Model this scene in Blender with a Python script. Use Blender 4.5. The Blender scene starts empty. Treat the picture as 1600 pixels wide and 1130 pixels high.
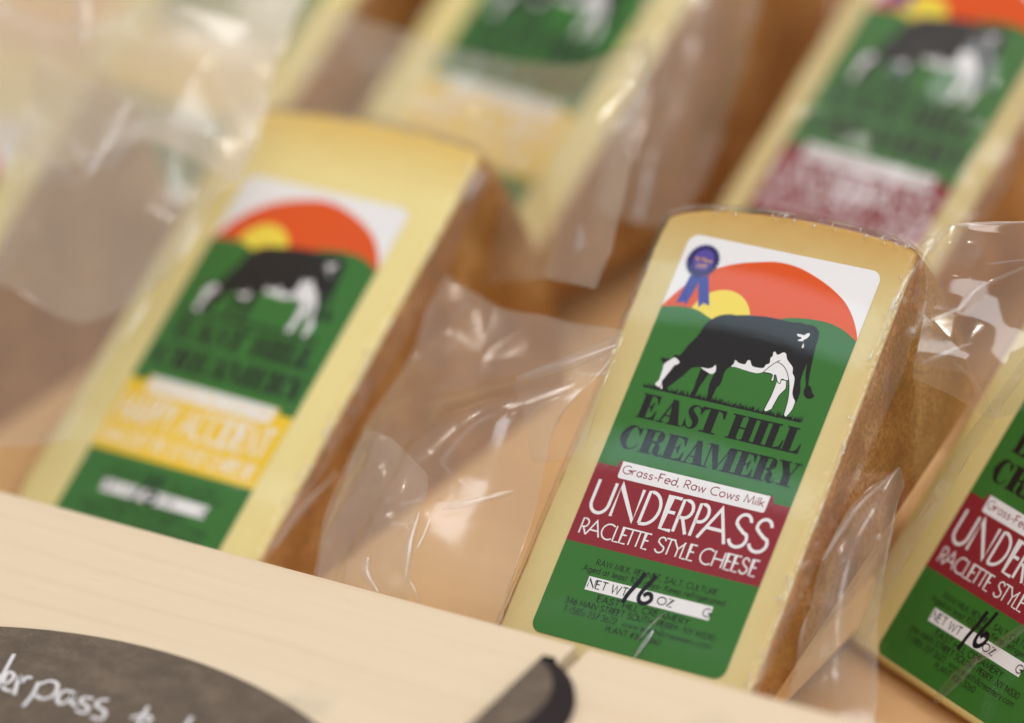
import bpy, bmesh, math, random
import numpy as np
from mathutils import Vector, Matrix, noise
from mathutils.geometry import tessellate_polygon

random.seed(7)
S = bpy.context.scene
COL = S.collection
PI = math.pi

# ------------------------------------------------------------------ camera
# measured frame of the front wedge: its label axes as seen from the lens (mm, x right, y down, z away)
FPX = 6666.667          # focal length in pixels of the 1600 px wide photograph (150 mm on 36 mm)


def rodr(w):
    w = np.array(w, float)
    t = np.linalg.norm(w)
    k = w / t
    K = np.array([[0, -k[2], k[1]], [k[2], 0, -k[0]], [-k[1], k[0], 0]])
    return np.eye(3) + math.sin(t) * K + (1 - math.cos(t)) * K @ K


POSE = {'c3': [-0.37221, 0.50513, 0.305, 52.09925, -37.19465, 1238.30663], 'c2': [-0.48494, 0.56155, 0.36461, -79.56868, -56.87441, 1294.06338], 'c4': [-0.20737, 0.86721, 0.51272, 168.22995, -26.86054, 1211.66463], 'c7': [-0.44702, 0.64248, 0.43116, 119.3154, -125.90168, 1288.97775]}
R3 = rodr(POSE['c3'][:3])
O3 = R3 @ np.array([31.75, 63.5, 0]) + np.array(POSE['c3'][3:])
LEAN = math.radians(53)
UPV = -R3[:, 1] * math.cos(LEAN) - R3[:, 2] * math.sin(LEAN)
M3 = np.stack([R3[:, 0], np.cross(UPV, R3[:, 0]), UPV])     # lens frame -> world (x along the row, y back, z up)


def world(p):
    return Vector(M3 @ (np.array(p, float) - O3) / 1000.0)


def wdir(d):
    return Vector(M3 @ np.array(d, float))


CAMPOS = world((0, 0, 0))


def ray(px, py):
    return wdir(((px - 800) / FPX, (py - 565) / FPX, 1.0))


def at(px, py, depth):                       # a point seen at px,py at that many mm in front of the lens
    return CAMPOS + ray(px, py) * (depth / 1000.0)


def on_z(px, py, z):
    d = ray(px, py)
    return CAMPOS + d * ((z - CAMPOS.z) / d.z)


cd = bpy.data.cameras.new('camera')
cam = bpy.data.objects.new('camera', cd)
COL.objects.link(cam)
cam.matrix_world = Matrix.Translation(CAMPOS) @ Matrix((wdir((1, 0, 0)), wdir((0, -1, 0)), wdir((0, 0, -1)))).transposed().to_4x4()
cd.sensor_width = 36
cd.lens = 150
cd.clip_start = 0.05
cd.clip_end = 100
cd.dof.use_dof = True
cd.dof.focus_distance = 1.203
cd.dof.aperture_fstop = 2.9
cd.dof.aperture_blades = 9
S.camera = cam

# ------------------------------------------------------------------ light
W = bpy.data.worlds.new('World')
S.world = W
W.use_nodes = True
W.node_tree.nodes['Background'].inputs[0].default_value = (1.0, 0.955, 0.91, 1)
W.node_tree.nodes['Background'].inputs[1].default_value = 0.42


def area(name, loc, aim, sx, sy, power, col):
    l = bpy.data.lights.new(name, 'AREA')
    l.shape = 'RECTANGLE'
    l.size, l.size_y = sx, sy
    l.energy = power
    l.color = col
    o = bpy.data.objects.new(name, l)
    COL.objects.link(o)
    o.location = loc
    d = (Vector(aim) - Vector(loc)).normalized()
    z = -d
    x = Vector((1, 0, 0))
    x = (x - z * x.dot(z)).normalized()
    y = z.cross(x)
    o.matrix_world = Matrix.Translation(Vector(loc)) @ Matrix((x, y, z)).transposed().to_4x4()
    return o


area('window_light', (1.6, -0.9, 2.0), (0, 0, 0), 1.6, 1.2, 28, (0.90, 0.95, 1.0))
area('ceiling_panel', (0.2, 0.9, 2.3), (0, 0, 0), 1.4, 0.8, 20, (1.0, 0.95, 0.88))
RD = Vector((-0.479, -0.295, 0.82)).normalized()           # where the front label mirrors the room
area('tube_light', RD * 1.9 + Vector((0.025, 0.172, 0.078)), (0, 0, 0), 1.8, 0.12, 1.4, (0.62, 0.84, 1.0))
for q in ((-1.5, 0.3, 0.9), (0.5, -0.9, 1.7), (-0.1, 0.8, 1.9), (1.2, 0.2, 1.5), (-0.5, -1.5, 1.1), (0.9, -0.2, 2.0)):  # small unseen lights added to put glints on the film
    area('glint_light', q, (0, 0, 0), 0.06, 0.06, 0.8, (1.0, 0.93, 0.82))
S.view_settings.view_transform = 'Standard'
S.view_settings.look = 'None'
S.view_settings.exposure = 0.29
S.cycles.transparent_max_bounces = 32
S.cycles.max_bounces = 10
S.cycles.sample_clamp_indirect = 4


# ------------------------------------------------------------------ materials
def srgb(r, g, b):
    f = lambda c: (c / 12.92 if c <= 0.04045 else ((c + 0.055) / 1.055) ** 2.4)
    return (f(r / 255), f(g / 255), f(b / 255), 1)


def mat(name, col=None, rough=0.5, spec=0.4):
    m = bpy.data.materials.new(name)
    m.use_nodes = True
    b = m.node_tree.nodes['Principled BSDF']
    if col:
        b.inputs['Base Color'].default_value = col
    b.inputs['Roughness'].default_value = rough
    b.inputs['Specular IOR Level'].default_value = spec
    return m, m.node_tree, b


def N(nt, t, **kw):
    n = nt.nodes.new(t)
    for k, v in kw.items():
        setattr(n, k, v)
    return n


def ramp(nt, fac, stops):
    r = N(nt, 'ShaderNodeValToRGB')
    e = r.color_ramp.elements
    while len(e) < len(stops):
        e.new(0.5)
    for i, (p, c) in enumerate(stops):
        e[i].position = p
        e[i].color = c
    nt.links.new(fac, r.inputs[0])
    return r.outputs[0]


def mth(nt, op, a, b=None, clamp=False):
    n = N(nt, 'ShaderNodeMath', operation=op, use_clamp=clamp)
    for i, v in enumerate((a, b)):
        if v is None:
            continue
        if isinstance(v, (int, float)):
            n.inputs[i].default_value = v
        else:
            nt.links.new(v, n.inputs[i])
    return n.outputs[0]


def tex_noise(nt, vec, scale, detail=4, rough=0.6):
    n = N(nt, 'ShaderNodeTexNoise')
    n.inputs['Scale'].default_value = scale
    n.inputs['Detail'].default_value = detail
    n.inputs['Roughness'].default_value = rough
    if vec is not None:
        nt.links.new(vec, n.inputs['Vector'])
    return n.outputs['Fac']


def mixc(nt, fac, a, b, mode='MIX'):
    n = N(nt, 'ShaderNodeMix', data_type='RGBA', blend_type=mode)
    for i, v in ((0, fac), (6, a), (7, b)):
        if isinstance(v, (int, float)):
            n.inputs[i].default_value = v
        elif isinstance(v, tuple):
            n.inputs[i].default_value = v
        else:
            nt.links.new(v, n.inputs[i])
    return n.outputs[2]


def bump(nt, b, h, strength, dist):
    n = N(nt, 'ShaderNodeBump')
    n.inputs['Strength'].default_value = strength
    n.inputs['Distance'].default_value = dist
    nt.links.new(h, n.inputs['Height'])
    nt.links.new(n.outputs[0], b.inputs['Normal'])


def objco(nt):
    return N(nt, 'ShaderNodeTexCoord').outputs['Object']


def paste_mat(name, pale, gold, big=0.0):
    m, nt, b = mat(name, rough=0.5, spec=0.3)
    co = objco(nt)
    sp = N(nt, 'ShaderNodeSeparateXYZ')
    nt.links.new(co, sp.inputs[0])
    # the paste ripens golden under the rind: a band below the rim, thinner along both flanks
    top = mth(nt, 'MULTIPLY', mth(nt, 'SUBTRACT', sp.outputs[1], 0.052 + 0.016 * big), 1 / 0.022)
    lef = mth(nt, 'MULTIPLY', mth(nt, 'SUBTRACT', -0.0345 - 0.0065 * big, sp.outputs[0]), 1 / 0.009)
    rig = mth(nt, 'MULTIPLY', mth(nt, 'SUBTRACT', sp.outputs[0], 0.034 + 0.005 * big), 1 / 0.009)
    f = mth(nt, 'MAXIMUM', mth(nt, 'MULTIPLY', top, 1.0, True), mth(nt, 'MULTIPLY', mth(nt, 'MAXIMUM', lef, rig), 0.28, True))
    n1 = tex_noise(nt, co, 60, 3)
    f = mth(nt, 'ADD', f, mth(nt, 'MULTIPLY', mth(nt, 'SUBTRACT', n1, 0.5), 0.35), True)
    c = mixc(nt, f, pale, gold)
    n2 = tex_noise(nt, co, 900, 3)
    c = mixc(nt, mth(nt, 'MULTIPLY', n2, 0.18), c, (0.42, 0.27, 0.08, 1), 'MIX')
    nt.links.new(c, b.inputs['Base Color'])
    b.inputs['Subsurface Weight'].default_value = 0.22
    b.inputs['Subsurface Radius'].default_value = (1.0, 0.7, 0.3)
    b.inputs['Subsurface Scale'].default_value = 0.003
    bump(nt, b, tex_noise(nt, co, 500, 4), 0.25, 0.0004)
    return m


PASTE = paste_mat('cheese_paste', srgb(214, 196, 140), srgb(192, 149, 74))
PASTE_Y = paste_mat('cheese_paste_yellow', srgb(230, 215, 150), srgb(216, 180, 92), 1.0)


def rind_mat():
    m, nt, b = mat('washed_rind', rough=0.62, spec=0.3)
    co = objco(nt)
    n1 = tex_noise(nt, co, 45, 5, 0.65)
    c = ramp(nt, n1, ((0.3, srgb(140, 88, 38)), (0.5, srgb(178, 122, 60)), (0.7, srgb(208, 160, 100))))
    n2 = tex_noise(nt, co, 700, 3, 0.7)
    c = mixc(nt, ramp(nt, n2, ((0.4, (0, 0, 0, 1)), (0.62, (.7, .7, .7, 1)))), c, srgb(132, 86, 42))
    v = N(nt, 'ShaderNodeTexVoronoi')
    v.inputs['Scale'].default_value = 130
    nt.links.new(co, v.inputs['Vector'])
    spots = mth(nt, 'LESS_THAN', mth(nt, 'ADD', v.outputs['Distance'], mth(nt, 'MULTIPLY', n1, 0.5)), 0.335)
    c = mixc(nt, mth(nt, 'MULTIPLY', spots, 0.6), c, srgb(70, 66, 62))
    nt.links.new(c, b.inputs['Base Color'])
    bump(nt, b, mth(nt, 'ADD', n1, mth(nt, 'MULTIPLY', n2, 0.5)), 0.5, 0.001)
    return m


RIND = rind_mat()


def film_mat(name, milk, gain, rough=0.06, bscale=0, tint=(0.72, 0.68, 0.64, 1)):
    m = bpy.data.materials.new(name)
    m.use_nodes = True
    nt = m.node_tree
    nt.nodes.remove(nt.nodes['Principled BSDF'])
    out = nt.nodes['Material Output']
    lw = N(nt, 'ShaderNodeLayerWeight')
    lw.inputs[0].default_value = 0.5
    fac = mth(nt, 'ADD', mth(nt, 'MULTIPLY', mth(nt, 'POWER', lw.outputs['Facing'], 3.0), 0.32), gain, True)
    tr = N(nt, 'ShaderNodeBsdfTransparent')
    tr.inputs[0].default_value = (0.985, 0.98, 0.975, 1)
    gl = N(nt, 'ShaderNodeBsdfGlossy')
    gl.inputs['Roughness'].default_value = rough
    df = N(nt, 'ShaderNodeBsdfTranslucent')
    df.inputs[0].default_value = tint
    d2 = N(nt, 'ShaderNodeBsdfDiffuse')
    d2.inputs[0].default_value = tint
    md = N(nt, 'ShaderNodeMixShader')
    md.inputs[0].default_value = 0.55
    nt.links.new(df.outputs[0], md.inputs[1])
    nt.links.new(d2.outputs[0], md.inputs[2])
    m1 = N(nt, 'ShaderNodeMixShader')
    m1.inputs[0].default_value = milk
    nt.links.new(tr.outputs[0], m1.inputs[1])
    nt.links.new(md.outputs[0], m1.inputs[2])
    m2 = N(nt, 'ShaderNodeMixShader')
    nt.links.new(fac, m2.inputs[0])
    nt.links.new(m1.outputs[0], m2.inputs[1])
    nt.links.new(gl.outputs[0], m2.inputs[2])
    nt.links.new(m2.outputs[0], out.inputs['Surface'])
    if bscale:
        bp = N(nt, 'ShaderNodeBump')
        bp.inputs['Strength'].default_value = 0.35
        bp.inputs['Distance'].default_value = 0.0006
        nt.links.new(tex_noise(nt, objco(nt), bscale, 3), bp.inputs['Height'])
        nt.links.new(bp.outputs[0], gl.inputs['Normal'])
    return m


FILM = film_mat('vacuum_film', 0.0, 0.04)
FLAP = film_mat('loose_film', 0.11, 0.06, 0.09)
FLAP_M = film_mat('milky_film', 0.26, 0.06, 0.14, 0, (0.78, 0.70, 0.58, 1))
FLAP_W = film_mat('bag_film', 0.20, 0.07, 0.19, 0, (0.78, 0.70, 0.60, 1))
FLAP_V = film_mat('veil_film', 0.52, 0.04, 0.25, 0, (0.80, 0.71, 0.56, 1))
RIMF = film_mat('rim_film', 0.38, 0.06, 0.15)
FIN = film_mat('seam_film', 0.05, 0.03, 0.07)
CREASE = film_mat('film_crease', 0.08, 0.30, 0.22)
FOLD = film_mat('soft_fold', 0.06, 0.10, 0.30)


def ink(name, rgb):
    return mat(name, srgb(*rgb), 0.5, 0.12)[0]


WHITE = ink('label_white', (228, 226, 228))
GREEN = ink('print_green', (52, 110, 44))
ORANGE = ink('print_orange', (216, 80, 18))
YELLOW = ink('print_sun_yellow', (232, 208, 70))
BLACK = ink('print_black', (24, 22, 24))
RED = ink('print_red', (136, 36, 48))
GOLD = ink('print_band_yellow', (232, 192, 46))
NAVY = ink('ribbon_navy', (32, 28, 92))
PURPLE = ink('ribbon_purple', (86, 70, 156))
BLUE = ink('ribbon_blue', (54, 62, 150))
GOLDTXT = ink('ribbon_gold', (214, 164, 60))
MARKER = ink('marker_ink', (18, 16, 30))


def wood_mat(name, base, dark, sx=1.0):
    m, nt, b = mat(name, rough=0.55, spec=0.3)
    co = objco(nt)
    mp = N(nt, 'ShaderNodeMapping')
    mp.inputs['Scale'].default_value = (2.2 * sx, 26, 26)
    nt.links.new(co, mp.inputs[0])
    n1 = tex_noise(nt, mp.outputs[0], 3.0, 5, 0.6)
    mp2 = N(nt, 'ShaderNodeMapping')
    mp2.inputs['Scale'].default_value = (6 * sx, 300, 300)
    nt.links.new(co, mp2.inputs[0])
    n2 = tex_noise(nt, mp2.outputs[0], 2.5, 3, 0.7)
    wv = N(nt, 'ShaderNodeTexWave')
    wv.bands_direction = 'Y'
    wv.inputs['Scale'].default_value = 26
    wv.inputs['Distortion'].default_value = 5
    wv.inputs['Detail'].default_value = 2
    wv.inputs['Detail Scale'].default_value = 0.6
    mp3 = N(nt, 'ShaderNodeMapping')
    mp3.inputs['Scale'].default_value = (0.35 * sx, 1, 1)
    nt.links.new(co, mp3.inputs[0])
    nt.links.new(mp3.outputs[0], wv.inputs['Vector'])
    lines = mth(nt, 'POWER', wv.outputs['Fac'], 14)
    f = mth(nt, 'ADD', mth(nt, 'MULTIPLY', mth(nt, 'SUBTRACT', n1, 0.35), 0.8), mth(nt, 'MULTIPLY', mth(nt, 'SUBTRACT', n2, 0.5), 0.35), True)
    c = mixc(nt, f, base, dark)
    c = mixc(nt, mth(nt, 'MULTIPLY', mth(nt, 'MULTIPLY', lines, n1), 0.15), c, srgb(176, 132, 88))
    st = tex_noise(nt, co, 34, 2, 0.5)
    c = mixc(nt, ramp(nt, st, ((0.66, (0, 0, 0, 1)), (0.76, (.28, .28, .28, 1)))), c, srgb(150, 146, 128))
    fl = tex_noise(nt, mp2.outputs[0], 9, 2, 0.5)
    c = mixc(nt, ramp(nt, fl, ((0.70, (0, 0, 0, 1)), (0.76, (.45, .45, .45, 1)))), c, srgb(150, 108, 70))
    nt.links.new(c, b.inputs['Base Color'])
    bump(nt, b, n2, 0.15, 0.0003)
    return m


MAPLE = wood_mat('pale_birch', srgb(214, 196, 170), srgb(203, 180, 150))
BOARD = wood_mat('shelf_pine', srgb(226, 186, 134), srgb(204, 156, 102))
BROWNW = wood_mat('brown_board', srgb(206, 164, 118), srgb(182, 136, 90))


def slate_mat():
    m, nt, b = mat('chalkboard_paper', rough=0.75, spec=0.25)
    co = objco(nt)
    mp = N(nt, 'ShaderNodeMapping')
    mp.inputs['Scale'].default_value = (90, 120, 60)
    nt.links.new(co, mp.inputs[0])
    n1 = tex_noise(nt, mp.outputs[0], 1.0, 4, 0.6)
    n2 = tex_noise(nt, co, 1500, 3, 0.7)
    f = mth(nt, 'ADD', mth(nt, 'MULTIPLY', n1, 0.6), mth(nt, 'MULTIPLY', n2, 0.5))
    c = ramp(nt, f, ((0.3, srgb(76, 66, 57)), (0.55, srgb(96, 84, 73)), (0.8, srgb(124, 110, 96))))
    nt.links.new(c, b.inputs['Base Color'])
    bump(nt, b, n2, 0.4, 0.0004)
    return m


SLATE = slate_mat()
SLATE_EDGE = mat('chalkboard_edge', srgb(40, 33, 36), 0.7, 0.2)[0]
CHALK = mat('chalk_pen', srgb(208, 206, 210), 0.7, 0.2)[0]


# ------------------------------------------------------------------ object helpers
def link(name, me, parent=None, m=None, kind=None):
    o = bpy.data.objects.new(name, me)
    COL.objects.link(o)
    if parent:
        o.parent = parent
    if m is not None:
        for x in (m if isinstance(m, (list, tuple)) else (m,)):
            me.materials.append(x)
    if kind:
        o['kind'] = kind
    return o


def mesh(name, vs, fs, smooth=False):
    me = bpy.data.meshes.new(name)
    me.from_pydata([tuple(v) for v in vs], [], fs)
    if smooth:
        me.polygons.foreach_set('use_smooth', [True] * len(me.polygons))
    me.update()
    return me


def thing(name, label, cat, mw=None, group=None):
    o = bpy.data.objects.new(name, None)
    COL.objects.link(o)
    o.empty_display_size = 0.02
    if mw is not None:
        o.matrix_world = mw
    tag(o, label, cat, group)
    return o


def tag(o, label, cat, group=None):
    o['label'] = label
    o['category'] = cat
    if group:
        o['group'] = group


def grid_faces(nr, nc):
    return [(r * nc + c, r * nc + c + 1, (r + 1) * nc + c + 1, (r + 1) * nc + c) for r in range(nr - 1) for c in range(nc - 1)]


def box(x0, x1, y0, y1, z0, z1, bev=0.0):
    bm = bmesh.new()
    bmesh.ops.create_cube(bm, size=1)
    for v in bm.verts:
        v.co = Vector(((x0 + x1) / 2 + v.co.x * (x1 - x0), (y0 + y1) / 2 + v.co.y * (y1 - y0), (z0 + z1) / 2 + v.co.z * (z1 - z0)))
    if bev:
        bmesh.ops.bevel(bm, geom=list(bm.edges), offset=bev, segments=2, affect='EDGES', profile=0.6)
    me = bpy.data.meshes.new('box')
    bm.to_mesh(me)
    bm.free()
    return me


# ------------------------------------------------------------------ flat print (label millimetres: x right, y down, 63.5 x 127)
def spline(pts, closed=False, n=5):
    P = [np.array(p, float) for p in pts]
    k = len(P)
    out = []
    for i in range(k if closed else k - 1):
        g = (lambda j: P[j % k]) if closed else (lambda j: P[min(max(j, 0), k - 1)])
        a, b, c, d = g(i - 1), g(i), g(i + 1), g(i + 2)
        for s in range(n):
            t = s / n
            out.append(0.5 * (2 * b + (c - a) * t + (2 * a - 5 * b + 4 * c - d) * t * t + (3 * b - a - 3 * c + d) * t ** 3))
    if not closed:
        out.append(P[-1])
    return out


class Print:
    """one printed layer: flat polygons and ribbons, each a hair above the one before"""

    def __init__(self, z, conv=None):
        self.z, self.v, self.f, self.k = z, [], [], 0
        self.conv = conv or (lambda p, z: ((p[0] - 31.75) / 1000, (63.5 - p[1]) / 1000, z / 1000))

    def _z(self):
        self.k += 1
        return self.z + 0.0015 * (self.k % 12)

    def poly(self, pts):
        z = self._z()
        b = len(self.v)
        self.v += [self.conv(p, z) for p in pts]
        for t in tessellate_polygon([[Vector((p[0], p[1], 0)) for p in pts]]):
            self.f.append(tuple(b + i for i in t))

    def stroke(self, pts, w, caps=True):
        pts = [np.array(p, float) for p in pts]
        q = [pts[0]]
        for p in pts[1:]:
            if np.linalg.norm(p - q[-1]) > 1e-4:
                q.append(p)
        pts = q
        if len(pts) < 2:
            return
        ws = list(w) if hasattr(w, '__len__') else [w] * len(pts)
        z = self._z()
        b = len(self.v)
        n = len(pts)
        for i, p in enumerate(pts):
            d1 = pts[min(i + 1, n - 1)] - pts[max(i - 1, 0)] if 0 < i < n - 1 else (pts[1] - pts[0] if i == 0 else pts[-1] - pts[-2])
            d1 = d1 / (np.linalg.norm(d1) + 1e-9)
            m = 1.0
            if 0 < i < n - 1:
                e = pts[i] - pts[i - 1]
                e = e / np.linalg.norm(e)
                m = 1 / max(0.42, abs(float(e @ d1)))
            nn = np.array([-d1[1], d1[0]]) * ws[i] / 2 * m
            pp = p.copy()
            self.v += [self.conv(pp + nn, z), self.conv(pp - nn, z)]
        for i in range(n - 1):
            self.f.append((b + 2 * i, b + 2 * i + 1, b + 2 * i + 3, b + 2 * i + 2))

    def obj(self, name, m, parent):
        me = mesh(name, self.v, self.f)
        # all faces look outwards
        bm = bmesh.new()
        bm.from_mesh(me)
        for f in bm.faces:
            f.normal_update()
            if f.normal.z < 0:
                f.normal_flip()
        bm.to_mesh(me)
        bm.free()
        return link(name, me, parent, m)


def arc(cx, cy, rx, ry, a0, a1, n=12):
    return [(cx + rx * math.cos(math.radians(a0 + (a1 - a0) * i / n)), cy + ry * math.sin(math.radians(a0 + (a1 - a0) * i / n))) for i in range(n + 1)]


_S = [(.50, .80)] + arc(.29, .765, .215, .235, 15, 200, 10) + [(.2, .58), (.40, .45)] + arc(.28, .26, .27, .26, 40, -165, 12)
G = {  # thin drawn capitals, figures and lower case: width, strokes (y up, cap height 1)
    'A': (.76, [[(0, 0), (.38, 1), (.76, 0)], [(.14, .36), (.62, .36)]]),
    'C': (.74, [arc(.46, .5, .46, .5, 52, 308, 18)]),
    'D': (.64, [[(0, 0), (0, 1)] + arc(.12, .5, .52, .5, 90, -90, 14) + [(0, 0)]]),
    'E': (.46, [[(.46, 1), (0, 1), (0, 0), (.46, 0)], [(0, .54), (.38, .54)]]),
    'F': (.44, [[(.46, 1), (0, 1), (0, 0)], [(0, .52), (.36, .52)]]),
    'G': (.84, [arc(.46, .5, .46, .5, 50, 350, 18) + [(.9, .46), (.52, .46)]]),
    'H': (.64, [[(0, 0), (0, 1)], [(.64, 0), (.64, 1)], [(0, .5), (.64, .5)]]),
    'I': (.06, [[(.03, 0), (.03, 1)]]),
    'K': (.54, [[(0, 0), (0, 1)], [(.5, 1), (0, .45)], [(.16, .62), (.54, 0)]]),
    'L': (.42, [[(0, 1), (0, 0), (.42, 0)]]),
    'M': (.86, [[(0, 0), (.1, 1), (.43, .12), (.76, 1), (.86, 0)]]),
    'N': (.70, [[(0, 0), (0, 1), (.70, 0), (.70, 1)]]),
    'O': (.92, [arc(.46, .5, .46, .5, 0, 360, 24)]),
    'P': (.48, [[(0, 0), (0, 1)] + arc(.18, .73, .30, .27, 90, -90, 10) + [(0, .46)]]),
    'R': (.52, [[(0, 0), (0, 1)] + arc(.18, .73, .30, .27, 90, -90, 10) + [(0, .46)], [(.18, .46), (.52, 0)]]),
    'S': (.56, [_S]),
    'T': (.58, [[(0, 1), (.58, 1)], [(.29, 1), (.29, 0)]]),
    'U': (.62, [[(0, 1), (0, .32)] + arc(.31, .32, .31, .32, 180, 360, 14) + [(.62, 1)]]),
    'W': (1.0, [[(0, 1), (.26, 0), (.5, .92), (.74, 0), (1, 1)]]),
    'Y': (.6, [[(0, 1), (.3, .5), (.6, 1)], [(.3, .5), (.3, 0)]]),
    'Z': (.56, [[(.02, 1), (.54, 1), (0, 0), (.56, 0)]]),
    '0': (.56, [arc(.28, .5, .28, .5, 0, 360, 20)]),
    '1': (.22, [[(0, .8), (.18, 1), (.18, 0)]]),
    '2': (.5, [arc(.25, .74, .24, .26, 170, -20, 10) + [(0, 0), (.5, 0)]]),
    '3': (.5, [arc(.22, .76, .22, .24, 160, -90, 10) + arc(.22, .27, .26, .27, 90, -160, 12)]),
    '4': (.56, [[(.42, 0), (.42, 1), (0, .28), (.56, .28)]]),
    '5': (.5, [[(.46, 1), (.1, 1), (.04, .55)] + arc(.22, .32, .27, .32, 120, -150, 12)]),
    '6': (.52, [[(.38, 1), (.06, .46)] + arc(.26, .3, .26, .3, 150, -210, 18)]),
    '7': (.48, [[(0, 1), (.48, 1), (.12, 0)]]),
    '8': (.52, [arc(.26, .76, .21, .24, -90, 270, 16), arc(.26, .26, .26, .26, 90, 450, 16)]),
    ',': (.1, [[(.08, .1), (.02, -.16)]]), '.': (.08, [[(.02, .0), (.06, .08)]]), '-': (.3, [[(.02, .36), (.28, .36)]]),
    '(': (.2, [arc(.3, .45, .28, .65, 130, 230, 8)]), ')': (.2, [arc(-.1, .45, .28, .65, 50, -50, 8)]),
    '#': (.6, [[(.12, 0), (.26, 1)], [(.36, 0), (.5, 1)], [(.02, .34), (.54, .34)], [(.08, .66), (.6, .66)]]),
    'a': (.5, [arc(.24, .31, .24, .31, 0, 360, 16), [(.48, .62), (.48, 0)]]),
    'c': (.44, [arc(.27, .31, .27, .31, 48, 312, 14)]),
    'd': (.5, [arc(.24, .31, .24, .31, 0, 360, 16), [(.48, 1.02), (.48, 0)]]),
    'e': (.5, [[(.02, .33), (.49, .33)] + arc(.25, .31, .25, .31, 5, 315, 16)]),
    'f': (.3, [arc(.26, .84, .16, .16, 60, 180, 6) + [(.1, 0)], [(0, .6), (.28, .6)]]),
    'g': (.5, [arc(.24, .31, .24, .31, 0, 360, 16), [(.48, .62), (.48, -.1)] + arc(.25, -.1, .23, .2, 0, -150, 8)]),
    'h': (.46, [[(0, 1.02), (0, 0)], [(0, .36)] + arc(.23, .38, .23, .24, 180, 0, 10) + [(.46, 0)]]),
    'i': (.06, [[(.03, .62), (.03, 0)], [(.03, .80), (.03, .90)]]),
    'k': (.42, [[(0, 1.02), (0, 0)], [(.38, .62), (0, .24)], [(.12, .36), (.42, 0)]]),
    'l': (.06, [[(.03, 1.02), (.03, 0)]]),
    'm': (.74, [[(0, .62), (0, 0)], [(0, .40)] + arc(.185, .42, .185, .2, 180, 0, 8) + [(.37, 0)], [(.37, .40)] + arc(.555, .42, .185, .2, 180, 0, 8) + [(.74, 0)]]),
    'o': (.52, [arc(.26, .31, .26, .31, 0, 360, 18)]),
    'p': (.5, [arc(.26, .31, .24, .31, 0, 360, 16), [(.02, .62), (.02, -.3)]]),
    'r': (.28, [[(0, .62), (0, 0)], [(0, .36)] + arc(.22, .36, .22, .26, 180, 70, 6)]),
    's': (.36, [[(.33, .52)] + arc(.18, .47, .15, .15, 40, 230, 8) + arc(.18, .16, .17, .16, 60, -160, 10)]),
    't': (.28, [[(.12, .86), (.12, 0)], [(0, .6), (.27, .6)]]),
    'w': (.7, [[(0, .62), (.18, 0), (.35, .56), (.52, 0), (.7, .62)]]),
    'y': (.44, [[(0, .62), (.23, .02)], [(.44, .62), (.12, -.3)]]),
}


def draw_text(pr, txt, x0, x1, base, cap, w, sp=.17, slope=0.0):
    adv = 0
    pos = []
    for ch in txt:
        if ch == ' ':
            adv += .36
            continue
        pos.append((ch, adv))
        adv += G[ch][0] + sp
    adv -= sp
    k = (x1 - x0) / adv
    for ch, a in pos:
        for st in G[ch][1]:
            pr.stroke([(x0 + (a + p[0]) * k, base + slope * (a * k) - p[1] * cap) for p in st], w)


def put(pr, ch, x0, x1, base, cap, w):
    gw = G[ch][0]
    for st in G[ch][1]:
        pr.stroke([(x0 + p[0] / gw * (x1 - x0), base - p[1] * cap) for p in st], w)


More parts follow.
